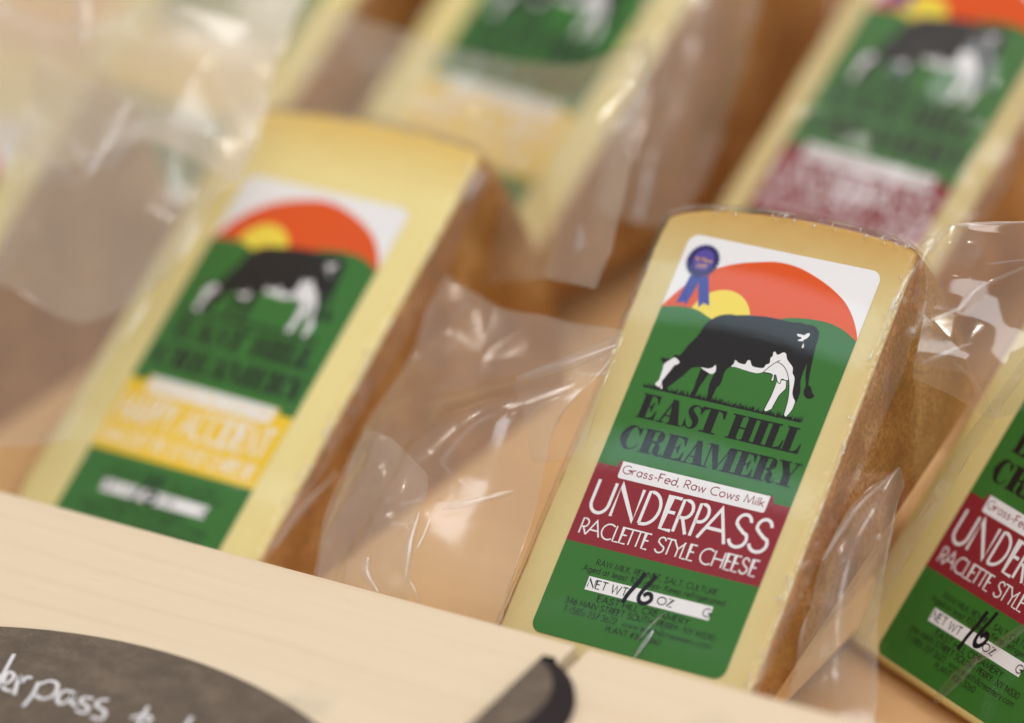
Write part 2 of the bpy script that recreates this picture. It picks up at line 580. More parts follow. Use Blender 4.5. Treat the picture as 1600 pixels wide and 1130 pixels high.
def fat_letters():
    """heavy slab capitals: polygons and swelling strokes in a unit box"""
    r = lambda a, b, c, d: ('p', [(a, b), (c, b), (c, d), (a, d)])
    L = {}
    L['E'] = [r(.11, .0, .50, 1), r(0, .94, .5, 1), r(.5, .94, .97, 1), ('p', [(.97, .96), (.97, .64), (.92, .64), (.80, .88), (.62, .945)]),
              r(0, 0, .5, .06), r(.5, 0, 1, .06), ('p', [(1, .04), (1, .40), (.95, .40), (.84, .14), (.62, .055)]), r(.5, .475, .66, .535),
              ('p', [(.74, .70), (.74, .30), (.69, .30), (.60, .48), (.60, .53), (.69, .70)])]
    L['A'] = [('p', [(.36, 1), (.60, 1), (.92, .03), (.52, .03)]), ('p', [(.40, .94), (.45, .90), (.19, .03), (.11, .03)]), r(.24, .29, .66, .345),
              r(0, 0, .31, .06), r(.42, 0, 1, .06)]
    L['S'] = [('s', [(.88, .70), (.76, .90), (.52, .965), (.30, .88), (.25, .72), (.48, .54), (.70, .38), (.72, .18), (.52, .035), (.28, .10), (.10, .32)],
               [.05, .07, .06, .20, .30, .36, .36, .28, .07, .08, .05]), ('p', [(.93, 1), (.93, .66), (.87, .66), (.76, .90), (.86, .95)]),
              ('p', [(.06, 0), (.06, .36), (.12, .36), (.24, .10), (.13, .05)])]
    L['T'] = [r(.33, 0, .67, 1), r(0, .94, .34, 1), r(.66, .94, 1, 1), ('p', [(0, .96), (0, .66), (.05, .66), (.14, .88), (.3, .945)]),
              ('p', [(1, .96), (1, .66), (.95, .66), (.86, .88), (.7, .945)]), r(.17, 0, .83, .06)]
    L['H'] = [r(.10, 0, .40, 1), r(.62, 0, .92, 1), r(0, 0, .48, .06), r(0, .94, .48, 1), r(.54, 0, 1.0, .06), r(.54, .94, 1.0, 1), r(.40, .47, .62, .53)]
    L['I'] = [r(.2, 0, .80, 1), r(0, 0, 1, .06), r(0, .94, 1, 1)]
    L['L'] = [r(.10, 0, .52, 1), r(0, .94, .66, 1), r(0, 0, .52, .06), r(.52, 0, 1, .06), ('p', [(1, .04), (1, .42), (.95, .42), (.84, .14), (.6, .055)])]
    L['C'] = [('s', [(.86, .70), (.74, .90), (.56, .965), (.34, .86), (.20, .5), (.34, .14), (.58, .035), (.80, .12), (.95, .30)],
               [.05, .08, .06, .22, .40, .22, .06, .06, .05]), ('p', [(.93, 1), (.93, .64), (.87, .64), (.76, .90), (.86, .95)])]
    L['R'] = [r(.10, 0, .46, 1), r(0, .94, .5, 1), r(0, 0, .58, .06), ('s', [(.46, .97), (.66, .965), (.74, .86), (.74, .68), (.66, .55), (.46, .515)], [.05, .06, .26, .30, .12, .05]),
              ('s', [(.50, .51), (.66, .47), (.72, .34), (.73, .16), (.84, .03), (.95, .05), (1, .16)], [.05, .10, .26, .28, .10, .06, .05])]
    L['M'] = [r(.09, .03, .135, .97), r(0, 0, .22, .06), r(0, .94, .24, 1), ('p', [(.09, 1), (.31, 1), (.53, .06), (.46, 0), (.39, 0)]),
              ('p', [(.43, .0), (.47, .0), (.73, .97), (.68, .97)]), r(.67, 0, .91, 1), r(.58, 0, 1, .06), r(.67, .94, 1, 1)]
    L['Y'] = [('p', [(.08, .97), (.42, .97), (.64, .50), (.64, .42), (.36, .42)]), r(.34, 0, .68, .45), ('p', [(.60, .46), (.64, .42), (.88, .96), (.81, .96)]),
              r(0, .94, .52, 1), r(.66, .94, 1, 1), r(.18, 0, .84, .06)]
    return L


FAT = fat_letters()


def fat(pr, ch, x0, x1, y0, y1):
    w, h = x1 - x0, y1 - y0
    tr = lambda p: (x0 + p[0] * w, y1 - p[1] * h)
    for it in FAT[ch]:
        if it[0] == 'p':
            pr.poly([tr(p) for p in it[1]])
        else:
            c = spline(it[1], False, 6)
            n = len(it[1])
            ws = np.interp(np.arange(len(c)) / 6.0, np.arange(n), it[2]) * w
            pr.stroke([tr(p) for p in c], list(ws))


COW = [(8.05, 47.59), (8.39, 46.36), (8.45, 44.21), (8.2, 41.82), (8.22, 40.96), (7.24, 40.5), (6.41, 39.25), (8.14, 39.24), (9.85, 38.81), (10.19, 37.73), (10.99, 37.4), (11.92, 37.35), (12.46, 36.02), (13.33, 33.55), (14.42, 31.64), (15.16, 29.65), (15.57, 27.59), (16.31, 25.61), (17.4, 24.47), (18.55, 23.46), (19.81, 22.74), (21.44, 22.18), (22.87, 21.87), (24.13, 21.91), (25.85, 21.54), (27.53, 21.12),
       (29.89, 20.9), (33.15, 20.44), (36.56, 20.32), (40.04, 20.41), (42.77, 20.34), (44.66, 19.93), (46.49, 20.21), (48.49, 20.05), (50.03, 20.46), (51.39, 21.68), (51.93, 23.41), (52.07, 25.4), (52.46, 28.01), (52.85, 30.61), (53.27, 32.88), (53.81, 35.46), (54.45, 37.68), (55.43, 38.13), (56.39, 39.61), (57.4, 40.4), (57.21, 41.18), (56.08, 41.77), (54.91, 41.45), (53.99, 40.47), (53.64, 39.2), (53.67, 38.02), (52.62, 35.72), (51.85, 33.19), (51.53, 31.58), (51.44, 32.61), (51.41, 34.63), (51.55, 36.63), (52.16, 38.52), (52.79, 40.06), (52.93, 42.06), (52.78, 43.78), (51.45, 42.39), (50.56, 40.89), (49.16, 39.18), (46.93, 36.29), (44.84, 35.39), (42.06, 37.02), (39.43, 36.92), (37.81, 37.61), (35.4, 37.63), (32.53, 37.41), (30.36, 37.2),
       (28.98, 37.44), (27.98, 38.42), (27.7, 40.0), (27.93, 42.07), (27.79, 43.62), (27.13, 44.68), (27.13, 46.2), (26.96, 47.3), (26.7, 48.6), (25.4, 48.6), (25.33, 47.51), (24.81, 45.5), (24.53, 44.04), (24.58, 41.9), (24.64, 40.52), (23.14, 41.06), (22.49, 43.27), (21.89, 45.22), (21.78, 47.23), (21.6, 48.4), (20.2, 48.4), (20.06, 47.61), (20.28, 45.88), (20.05, 43.8), (20.05, 42.28), (19.99, 39.86), (19.3, 39.7), (17.87, 40.02), (16.89, 40.69), (15.63, 42.94), (14.65, 44.38), (13.04, 46.56), (11.6, 48.4), (10.59, 48.62), (8.91, 48.38)]
BLAZE = [(10.62, 38.4), (11.92, 38.88), (12.69, 39.47), (12.43, 40.13), (11.45, 40.81), (11.14, 41.94), (10.47, 43.76), (9.98, 45.25), (9.66, 46.38), (10.44, 47.74), (10.65, 48.55), (9.64, 48.22), (8.19, 47.78), (7.96, 47.22), (8.57, 46.01), (8.51, 44.35), (8.4, 42.54), (8.17, 41.22), (8.83, 40.16), (9.7, 39.21)]
CHEST = [(19.91, 39.51), (21.43, 39.54), (22.6, 39.35), (23.6, 38.77), (24.03, 37.91), (24.52, 38.57), (24.86, 39.71), (24.6, 40.43), (23.69, 40.87), (22.46, 40.54), (21.03, 40.09)]
BELLY = [(29.03, 37.32), (29.5, 36.37), (29.53, 35.18), (30.81, 35.75), (32.91, 35.8), (33.26, 34.54), (34.14, 34.42), (35.26, 35.79), (37.13, 35.96), (38.92, 35.67), (39.33, 34.57), (40.24, 33.86), (39.92, 32.25), (40.36, 31.64), (40.08, 30.52), (40.62, 30.17), (41.44, 30.9), (42.32, 30.54), (42.92, 29.91), (44.0, 30.01), (45.08, 31.63), (46.48, 32.67), (47.78, 33.74), (48.32, 35.31), (49.4, 36.42), (50.01, 38.31), (50.56, 40.89), (51.45, 42.39), (52.49, 43.51), (52.6, 45.85), (52.35, 46.92), (51.54, 48.28), (50.59, 47.65), (50.35, 44.99), (49.87, 42.4), (48.84, 39.25), (48.01, 37.57), (47.26, 37.9), (46.14, 37.71), (45.71, 37.91), (45.84, 39.06), (45.26, 39.09), (44.57, 38.49), (43.64, 37.08), (43.14, 37.12), (43.49, 38.39), (43.21, 38.96), (42.7, 38.73), (42.4, 37.01), (39.43, 36.92), (37.81, 37.61), (35.4, 37.63), (32.53, 37.41), (30.36, 37.2)]
FARLEG = [(44.76, 38.6), (47.42, 38.04), (48.15, 40.07), (47.84, 40.99), (46.99, 42.69), (46.65, 44.8), (46.4, 46.71), (44.89, 48.06), (44.16, 47.55), (44.37, 45.98), (44.62, 43.22), (44.54, 40.53)]
HIP = [(44.96, 23.57), (46.09, 23.39), (47.32, 23.46), (47.89, 22.77), (48.66, 22.54), (48.94, 23.22), (48.37, 24.35), (47.62, 25.01), (48.09, 25.92), (48.6, 26.82), (48.26, 27.4), (47.91, 26.97), (48.0, 25.94), (47.59, 25.36), (46.46, 25.53), (45.98, 25.2), (46.8, 24.69), (46.6, 24.22), (45.75, 24.24)]
UDDER = [[(39.43, 36.92), (40.79, 34.76), (42.43, 32.88), (43.12, 32.46)], [(42.49, 33.04), (44.46, 33.62), (46.27, 35.08), (47.57, 36.82), (48.84, 39.25), (49.87, 42.4), (50.35, 44.99), (50.59, 47.65)],
         [(39.43, 36.92), (42.4, 37.01), (42.7, 38.73), (43.21, 38.96), (43.49, 38.39), (43.14, 37.12), (43.64, 37.08), (44.57, 38.49), (45.26, 39.09), (45.84, 39.06), (45.71, 37.91), (46.14, 37.71), (47.26, 37.9), (48.01, 37.57)],
         [(47.5, 38.1), (48.15, 40.07), (47.84, 40.99), (46.99, 42.69), (46.65, 44.8), (46.4, 46.71)], [(44.6, 39.0), (44.62, 43.22), (44.3, 45.98), (44.16, 47.55)],
         [(52.6, 43.6), (52.6, 45.85), (51.9, 48.0)]]
RC = 3.4                                                  # label corner radius


def rrect(x0, y0, x1, y1, r, which=(1, 1, 1, 1)):
    o = []
    for (cx, cy, a, k) in ((x1 - r, y0 + r, -90, 1), (x1 - r, y1 - r, 0, 2), (x0 + r, y1 - r, 90, 3), (x0 + r, y0 + r, 180, 0)):
        if which[k]:
            o += arc(cx, cy, r, r, a, a + 90, 7)
        else:
            o.append({0: (x0, y0), 1: (x1, y0), 2: (x1, y1), 3: (x0, y1)}[k])
    return o


def clip63(pts):
    return [(min(max(p[0], 0), 63.5), p[1]) for p in pts]


def build_label(parent, band, band_mat, title, ribbon):
    p = Print(0.16)
    p.poly(rrect(0, 0, 63.5, 127, RC))
    lab = p.obj('label', WHITE, parent)
    # rising sky dome
    p = Print(0.18)
    dome = clip63(spline([(0, 23.6), (3.5, 17.8), (7.5, 13.0), (12.85, 8.9), (18.72, 6.2), (24.88, 4.5), (30.5, 3.4), (36.58, 3.61), (42, 4.9), (47.6, 6.9), (52, 9.0), (55.96, 11.5), (59.5, 15.0), (62.0, 18.4), (63.5, 21.2)], False, 5))
    p.poly(dome + [(63.5, 26), (0, 26)])
    p.obj('printed_sky', ORANGE, lab)
    p = Print(0.20)
    p.poly(arc(19.3, 24.8, 9.9, 9.9, 180, 360, 26))
    p.obj('printed_sun', YELLOW, lab)
    p = Print(0.22)
    hill = clip63(spline([(0, 24.0), (4.13, 23.0), (7.61, 22.6), (10.6, 22.65), (13.15, 23.2), (16.61, 24.42), (22, 25.8), (30, 24), (38.4, 20.1), (41.36, 19.16), (45.97, 18.45), (49.8, 18.2), (53.02, 18.3), (56.54, 18.95), (59.58, 20.0), (63.5, 22.0)], False, 5))
    p.poly(hill + [(63.5, 75), (0, 75)])
    p.poly([(0, 97)] + [(63.5, 97)] + rrect(0, 97, 63.5, 127, RC, (0, 0, 1, 1))[1:-1])
    p.obj('printed_meadow', GREEN, lab)
    p = Print(0.24)
    p.poly(spline(COW, True, 3))
    rr = random.Random(3)
    for k in range(230):
        x = 4.6 + 52 * k / 229 + rr.uniform(-.15, .15)
        h = rr.uniform(.5, 1.9) * (0.7 if x < 8 else 1)
        b = 49.0 + rr.uniform(-.25, .25)
        t = rr.uniform(-.55, .75)
        p.stroke([(x, b), (x + t * .3, b - h * .6), (x + t, b - h)], [.34, .24, .05])
    p.stroke([(4.6, 48.95), (56.4, 48.95)], .35)
    p.obj('printed_cow', BLACK, lab)
    p = Print(0.27)
    for nm, c in (('printed_blaze', BLAZE), ('printed_chest', CHEST), ('printed_hind_leg', FARLEG), ('printed_belly', BELLY), ('printed_hip_patch', HIP)):
        p = Print(0.27 + (.002 if c is BELLY else 0))
        p.poly(spline(c, True, 3))
        p.obj(nm, WHITE, lab)
    p = Print(0.30)
    for c in UDDER:
        p.stroke(spline(c, False, 4), .22)
    rr = random.Random(5)
    for k in range(40):
        x = 4.6 + 51 * k / 39
        h = rr.uniform(.7, 1.9)
        t = rr.uniform(-.4, .6)
        p.stroke([(x, 49.0), (x + t * .3, 49 - h * .6), (x + t, 49 - h)], [.3, .22, .05])
    p.obj('printed_outlines', BLACK, lab)
    p = Print(0.30)
    for ch, a, b in (('E', 5.9, 11.9), ('A', 12.6, 20.8), ('S', 20.9, 26.4), ('T', 25.5, 33.5), ('H', 35.6, 44.0), ('I', 43.75, 48.1), ('L', 48.0, 53.6), ('L', 53.4, 59.3)):
        fat(p, ch, a, b, 50.8, 58.4)
    for ch, a, b in (('C', 3.7, 10.5), ('R', 10.7, 18.5), ('E', 18.4, 25.2), ('A', 25.2, 32.6), ('M', 31.7, 42.2), ('E', 42.0, 47.9), ('R', 48.0, 55.3), ('Y', 54.9, 62.2)):
        fat(p, ch, a, b, 61.0, 68.5)
    p.obj('printed_brand', BLACK, lab)
    p = Print(0.30)
    draw_text(p, 'RAW MILK, RENNET, SALT, CULTURE', 12.3, 51.9, 103.9, 1.75, .2)
    draw_text(p, 'Aged at least 100 days- Keep refrigerated', 8.8, 55.3, 106.3, 1.75, .2)
    draw_text(p, 'EAST HILL CREAMERY', 17.0, 47.0, 114.2, 1.9, .27)
    draw_text(p, '346 MAIN STREET SOUTH- PERRY- NY 14530', 7.4, 56.3, 116.75, 1.8, .25)
    draw_text(p, 'T (585) 237 3622', 7.9, 25.4, 119.35, 1.8, .22)
    draw_text(p, 'www.easthillcreamery.com', 27.5, 56.1, 119.35, 1.9, .2)
    draw_text(p, 'PLANT #36-3260', 23.1, 41.0, 121.9, 1.7, .22)
    p.obj('printed_small_print', BLACK, lab)
    # coloured band with its notched tab and white strip
    p = Print(0.24)
    p.poly([(0, 74.2), (6.6, 74.2), (6.8, 72.2), (57.4, 72.1), (57.8, 74.0), (63.5, 74.0), (63.5, 98.5), (0, 98.7)])
    p.obj('printed_band', band_mat, lab)
    p = Print(0.26)
    p.poly(rrect(7.9, 72.2, 56.3, 77.4, .8, (0, 0, 1, 1)))
    p.obj('printed_strip', WHITE, lab)
    p = Print(0.26)
    p.poly([(11.7, 107.5), (52.35, 107.25), (52.45, 111.4), (11.8, 111.6)])
    p.obj('printed_weight_strip', WHITE, lab)
    p = Print(0.28)
    draw_text(p, 'Grass-Fed, Raw Cows Milk', 8.8, 55.3, 75.7, 2.45, .3)
    p.obj('printed_strip_lettering', band_mat, lab)
    p = Print(0.28)
    if title == 'U':
        for ch, a, b in (('U', 3.1, 8.8), ('N', 10.5, 17.9), ('D', 20.0, 24.9), ('E', 27.0, 30.5), ('R', 31.3, 35.3), ('P', 36.8, 40.1), ('A', 39.2, 48.0), ('S', 48.7, 54.3), ('S', 55.2, 60.9)):
            put(p, ch, a, b, 88.95, 9.9, .98)
        for ch, a, b in (('R', 3.0, 5.2), ('A', 5.2, 9.6), ('C', 9.9, 13.6), ('L', 14.2, 16.0), ('E', 16.4, 18.4), ('T', 18.0, 20.9), ('T', 20.7, 23.2), ('E', 23.8, 25.6), ('S', 28.0, 30.8), ('T', 30.6, 33.6), ('Y', 33.2, 36.9), ('L', 36.6, 38.3), ('E', 38.7, 40.6), ('C', 42.5, 46.2), ('H', 46.8, 49.8), ('E', 50.8, 52.6), ('E', 53.2, 55.0), ('S', 55.5, 57.9), ('E', 58.9, 60.8)):
            put(p, ch, a, b, 95.95, 4.7, .46)
    else:
        draw_text(p, 'HAPPY ACCIDENT', 2.8, 60.8, 88.6, 9.3, .9, .12)
        draw_text(p, 'RACLETTE STYLE CHEESE', 3.0, 60.5, 95.95, 4.5, .46)
    p.obj('printed_title', WHITE, lab)
    p = Print(0.30)
    draw_text(p, 'NET WT', 12.3, 25.1, 110.65, 2.45, .32)
    draw_text(p, 'OZ', 35.1, 40.0, 110.4, 2.2, .32)
    draw_text(p, 'G', 50.0, 52.3, 110.55, 2.4, .32)
    p.obj('printed_weight', BLACK, lab)
    p = Print(0.33)
    p.stroke(spline([(28.2, 102.6), (27.2, 106.0), (25.6, 109.6), (24.9, 112.7)], False, 5), 1.35)
    p.stroke(spline([(31.9, 102.6), (30.9, 105.0), (29.6, 107.6), (29.1, 109.5), (29.6, 110.9), (31.0, 111.4), (32.4, 110.8), (33.1, 109.6), (32.5, 108.4), (31.3, 108.3), (30.4, 109.2)], False, 5), 1.25)
    p.obj('handwritten_number', MARKER, lab)
    if ribbon:
        p = Print(0.30)
        p.poly([(5.2, 12.6), (8.4, 12.6), (8.47, 15.88), (7.43, 22.2), (6.55, 21.2), (4.17, 21.95)])
        p.poly([(8.0, 13.2), (10.84, 11.8), (14.85, 20.8), (12.75, 20.3), (11.63, 22.0)])
        p.obj('printed_ribbon_tails', BLUE, lab)
        p = Print(0.325)
        ring = []
        for k in range(144):
            a = 2 * PI * k / 144
            rad = 5.15 + .28 * math.cos(24 * a)
            ring.append((7.25 + rad * math.cos(a), 7.75 + rad * math.sin(a)))
        p.poly(ring)
        p.obj('printed_rosette', NAVY, lab)
        p = Print(0.345)
        p.poly(arc(7.4, 7.5, 3.35, 3.35, 0, 360, 40)[:-1])
        for k in range(24):
            a = 2 * PI * (k + .5) / 24
            p.stroke([(7.25 + 3.6 * math.cos(a), 7.75 + 3.6 * math.sin(a)), (7.25 + 4.8 * math.cos(a), 7.75 + 4.8 * math.sin(a))], .16)
        p.obj('printed_rosette_centre', PURPLE, lab)
        p = Print(0.365)
        draw_text(p, '1st Place', 4.7, 10.2, 7.9, 1.15, .2)
        draw_text(p, '2017', 5.9, 9.0, 9.9, 1.1, .2)
        p.obj('printed_rosette_lettering', GOLDTXT, lab)
    return lab


# ------------------------------------------------------------------ the wedge itself
YAX = -0.0935           # the wheel's axis, just below the tip (local y)
YTIP = 63.5 - 132       # mm
ANG = math.radians(24)


BIG = 0.0               # how far the face reaches beyond the smaller wheel's, 0 or 1


def top_y(X):           # rim line over the cut face, label millimetres
    X = -9.7 + (X + 9.7 + 6.5 * BIG) / (80.1 + 11.5 * BIG) * 80.1
    return -15.0 * BIG + float(np.interp(X, (-11, -9.7, -6.5, -3.4, 3, 10.9, 20, 30.8, 41, 51.2, 62, 68.5, 70.4), (-0.5, -4.0, -6.2, -7.4, -8.9, -10.0, -10.9, -11.5, -11.6, -11.3, -10.4, -9.5, -8.2)))


def left_x(Y):
    return -6.5 * BIG + float(np.interp(Y, (-4 - 15.0 * BIG, 2 - 15.0 * BIG, 20, 80, 132), (-9.7, -10.5, -10.3, -10.2, -10.3)))


def right_x(Y):
    return 5.0 * BIG + float(np.interp(Y, (-8 - 15.0 * BIG, -4 - 15.0 * BIG, 20, 80, 132), (70.4, 71.0, 71.2, 71.8, 72.6)))


def outline():
    pts = []
    for Y in np.linspace(132 - 3 * BIG, -2 - 15.0 * BIG, 46):
        pts.append((left_x(Y), Y))
    for X in np.linspace(-9.7 - 6.5 * BIG, 70.4 + 5 * BIG, 50):
        pts.append((X, top_y(X)))
    for Y in np.linspace(-6 - 15.0 * BIG, 132 - 3 * BIG, 48):
        pts.append((right_x(Y), Y))
    return [np.array((x - 31.75, 63.5 - y)) / 1000 for x, y in pts]


def swing(x, y, phi, dz=0.0):
    r = y - YAX
    return Vector((x, YAX + r * math.cos(phi) - 0 + 0 * dz, -r * math.sin(phi) + dz))




CEN = np.array((-0.001, -0.002))


def inset(p, d, seed=0):
    v = CEN - p
    # pull in along the outline's normal, roughly: scale each axis on its own
    q = p.copy()
    q[0] += d * np.sign(v[0]) * min(1, abs(v[0]) / 0.034)
    q[1] += d * np.sign(v[1]) * min(1, abs(v[1]) / 0.062)
    return q


def wedge_meshes():
    OUT = outline()
    n = len(OUT)
    vs, fs = [], []
    nz = lambda p, s, a: a * noise.noise(Vector((p[0] * s, p[1] * s, 3.1)))
    for ring, (d, phi, dz) in enumerate(((0.0016, 0, 0), (0.0009, 0, -0.0002), (0.0003, 0, -0.0008), (0.0, 0, -0.0018))):
        for p in OUT:
            q = inset(p, d + abs(nz(p, 260, 0.0007)) * (1 if ring < 3 else 0.2))
            vs.append(swing(q[0], q[1], phi, dz))
    for k in range(3):
        for i in range(n):
            j = (i + 1) % n
            fs.append((k * n + i, k * n + j, (k + 1) * n + j, (k + 1) * n + i))
    fs.append(tuple(range(n))[::-1])
    # tip end and the second cut face
    b = len(vs)
    for p in OUT:
        vs.append(swing(p[0], p[1], ANG))
    fs.append(tuple(b + i for i in range(n)))
    tip = []
    for s in range(9):
        a = ANG * s / 8
        for p in (OUT[-1], OUT[0]):
            tip.append(swing(p[0], p[1], a, -0.0018 if s == 0 else 0))
    b2 = len(vs)
    vs += tip
    for s in range(8):
        fs.append((b2 + 2 * s, b2 + 2 * s + 1, b2 + 2 * s + 3, b2 + 2 * s + 2))
    body = mesh('paste', vs, fs, True)
    vs, fs = [], []
    K = 15
    for s in range(K):
        a = max(ANG * s / (K - 1), 0.0)
        for i, p in enumerate(OUT):
            q = swing(p[0], p[1], a, -0.0018 if s == 0 else 0)
            edge = math.sin(PI * s / (K - 1)) ** .5
            d = Vector((p[0] - CEN[0], 0, 0)).normalized() if i < 46 or i >= 96 else Vector((0, 1, 0))
            q += d * (edge * (0.0009 + 0.0006 * noise.noise(q * 90)))
            vs.append(q)
    for s in range(K - 1):
        for i in range(n - 1):
            fs.append((s * n + i, s * n + i + 1, (s + 1) * n + i + 1, (s + 1) * n + i))
    rind = mesh('rind', vs, fs, True)
    bm = bmesh.new()
    for me in (body, rind):
        bm.from_mesh(me)
        bmesh.ops.recalc_face_normals(bm, faces=bm.faces)
        bm.to_mesh(me)
        bm.clear()
    bm.free()
    return body, rind


FLEX = -0.8


def film_mesh(seed):
    """vacuum film drawn over the face and wrapped on to the rind: shallow waves over the face, crinkles on the edges"""
    def sides(edge, n, wid):
        return [(edge, i / n) for i in range(1, n + 1)]
    cols = [('L', a) for a in (1, .7, .45, .25, .12, .05)] + [('F', i / 88) for i in range(89)] + [('R', a) for a in (.03, .07, .12, .2, .32, .5, .7, 1)]
    rows = [('T', a) for a in (1, .75, .5, .3, .16, .07)] + [('F', i / 170) for i in range(171)]
    vs = []
    sd = Vector((seed * 7.3, seed * 3.1, 0))
    for rk, ra in rows:
        for ck, ca in cols:
            t = ra if rk == 'F' else 0
            s = ca if ck == 'F' else (0 if ck == 'L' else 1)
            X = -9.7 - 6.5 * BIG + s * (80.1 + 11.5 * BIG)
            Yt = top_y(X) - 0.7
            Y = Yt + t * (133 - 3 * BIG - Yt)
            Xl, Xr = left_x(Y) - .2, right_x(Y) + .7
            X = Xl + s * (Xr - Xl)
            phi = max(ra if rk == 'T' else 0, ca if ck != 'F' else 0) * ANG
            ox = (-0.35 if ck == 'L' else 1.0 if ck == 'R' else 0)
            oy = 0.35 if rk == 'T' else 0
            ed = min(s * 83, (1 - s) * 83, t * 140 + .0) + 60 * (phi / ANG)          # mm from the nearest edge of the face
            q = Vector((X * .05, Y * .05, 0)) + sd
            z = 0.75 + 0.36 * math.sin((Y - 20 + 2.2 * math.sin(X * .06)) * 2 * PI / 50) - FLEX * ((Y - 63.5) / 63.5) ** 2 + 0.04 * noise.noise(q * .7)
            cr = math.exp(-ed / 0.9) * (1.0 if s > .5 else .35)
            n1 = noise.noise(Vector((X * .5, Y * .5, seed))) + .6 * noise.noise(Vector((X * 1.3, Y * 1.1, seed + 4)))
            z += cr * (0.7 * n1 - 0.5)
            p = swing((X - 31.75 + ox + cr * .5 * n1) / 1000, (63.5 - Y + oy + cr * .5 * noise.noise(Vector((X * .6, Y * .6, seed + 9)))) / 1000, phi)
            if phi == 0:
                p.z += z / 1000
            else:
                k = 0.12 * noise.noise(p * 70 + sd)
                p.x += (k if ck == 'R' else -k if ck == 'L' else 0) / 1000
                p.y += (k if rk == 'T' else 0) / 1000
            vs.append(p)
    return mesh('plastic_bag', vs, grid_faces(len(rows), len(cols)), True)


def fin_mesh(seed):
    """the pinched seam of film that stands off the right-hand edge of the face"""
    vs = []
    nr, nc = 120, 7
    for i in range(nr):
        t = i / (nr - 1)
        Y = -9 - 15.0 * BIG + t * (140 + 12.0 * BIG)
        w = float(np.interp(t, (0, .05, .25, .5, .8, 1), (1.2, 5.0, 7.6, 6.2, 3.2, 1.6)))
        for j in range(nc):
            s = j / (nc - 1)
            nn = noise.noise(Vector((s * 2, Y * .22, seed))) * (1 - s) * .25 + .1 * noise.noise(Vector((s, Y * .06, seed + 3)))
            vs.append(((right_x(Y) + .6 - 31.75 + s * w) / 1000, (63.5 - Y) / 1000, (0.3 - 2.4 * s * w / 6 + .8 * nn) / 1000))
    return mesh('seam_fin', vs, grid_faces(nr, nc), True)


def rim_mesh(seed):
    """the welded lip of film along the top of the face"""
    vs = []
    nc, nr = 110, 5
    for i in range(nr):
        s = i / (nr - 1)
        for j in range(nc):
            X = -9.5 - 6.5 * BIG + (80.3 + 11.5 * BIG) * j / (nc - 1)
            nn = noise.noise(Vector((X * .22, s * 1.5, seed)))
            vs.append(((X - 31.75) / 1000, (63.5 - top_y(X) + .1 + s * (.8 + .5 * noise.noise(Vector((X * .1, 0, seed))))) / 1000, (0.5 - 1.2 * s + .4 * nn) / 1000))
    return mesh('rim_seam', vs, grid_faces(nr, nc), True)


def glint_mesh(seed):
    """small folds and bubbles trapped along the edges of the film"""
    bm = bmesh.new()
    rr = random.Random(seed)
    spots = []
    cl = [rr.uniform(-6 - 15.0 * BIG, 131) for k in range(9)]
    for k in range(34):
        Y = min(rr.choice(cl) + rr.gauss(0, 5), 131)
        spots.append((right_x(Y) - rr.uniform(-1.0, 1.6), Y, rr.uniform(.15, .6), rr.choice((.3, .8, 3.0)) * rr.uniform(.5, 1.4)))
    for k in range(26):
        X = rr.uniform(0, 69)
        spots.append((X, top_y(X) + rr.uniform(.2, 2.2), rr.uniform(.2, .55), rr.uniform(.4, 1.0)))
    for X, Y, r, l in spots:
        m = Matrix.Translation(((X - 31.75) / 1000, (63.5 - Y) / 1000, 0.0009)) @ Matrix.Rotation(rr.uniform(-.5, .5), 4, 'Z') @ Matrix.Diagonal((r / 1000, (r + l) / 1000, r * .8 / 1000, 1))
        bmesh.ops.create_icosphere(bm, subdivisions=2, radius=.6, matrix=m)
    me = bpy.data.meshes.new('glint_beads')
    bm.to_mesh(me)
    bm.free()
    me.polygons.foreach_set('use_smooth', [True] * len(me.polygons))
    return me


def crease_mesh(lines):
    """ridges where the film has folded over the label"""
    vs, fs = [], []
    for pts, w, h in lines:
        c = spline(pts, False, 8)
        b = len(vs)
        n = len(c)
        for i, p in enumerate(c):
            d = c[min(i + 1, n - 1)] - c[max(i - 1, 0)]
            d = d / np.linalg.norm(d)
            nn = np.array((-d[1], d[0]))
            ww = w * (0.35 + 0.65 * math.sin(PI * (i + .6) / (n + .2)))
            for j in range(7):
                a = PI * j / 6
                q = p + nn * ww / 2 * math.cos(a)
                vs.append(((q[0] - 31.75) / 1000, (63.5 - q[1]) / 1000, (1.02 + h * math.sin(a)) / 1000))
        fs += [tuple(b + x for x in f) for f in grid_faces(n, 7)]
    return mesh('film_crease', vs, fs, True)


KIT = []
for BIG in (0.0, 1.0):
    ANG = math.radians(33 if BIG else 24)
    body, rind = wedge_meshes()
    kit = (body, rind, film_mesh(BIG), fin_mesh(2 + BIG), glint_mesh(4 + BIG), rim_mesh(6 + BIG))
    for me, m in zip(kit, (PASTE_Y if BIG else PASTE, RIND, FILM, FIN, CREASE, RIMF)):
        me.materials.append(m)
    KIT.append(kit)
BIG = 0.0


def pose_matrix(key, scale=1.0, shift=(0, 0, 0)):
    p = POSE[key]
    R = rodr(p[:3])
    o = world(scale * (R @ np.array([31.75, 63.5, 0]) + np.array(p[3:]))) + Vector(shift)
    x, y, z = wdir(R[:, 0]), wdir(-R[:, 1]), wdir(-R[:, 2])
    return Matrix.Translation(o) @ Matrix((x, y, z)).transposed().to_4x4() @ Matrix.Scale(scale, 4)


HANDS = [0]


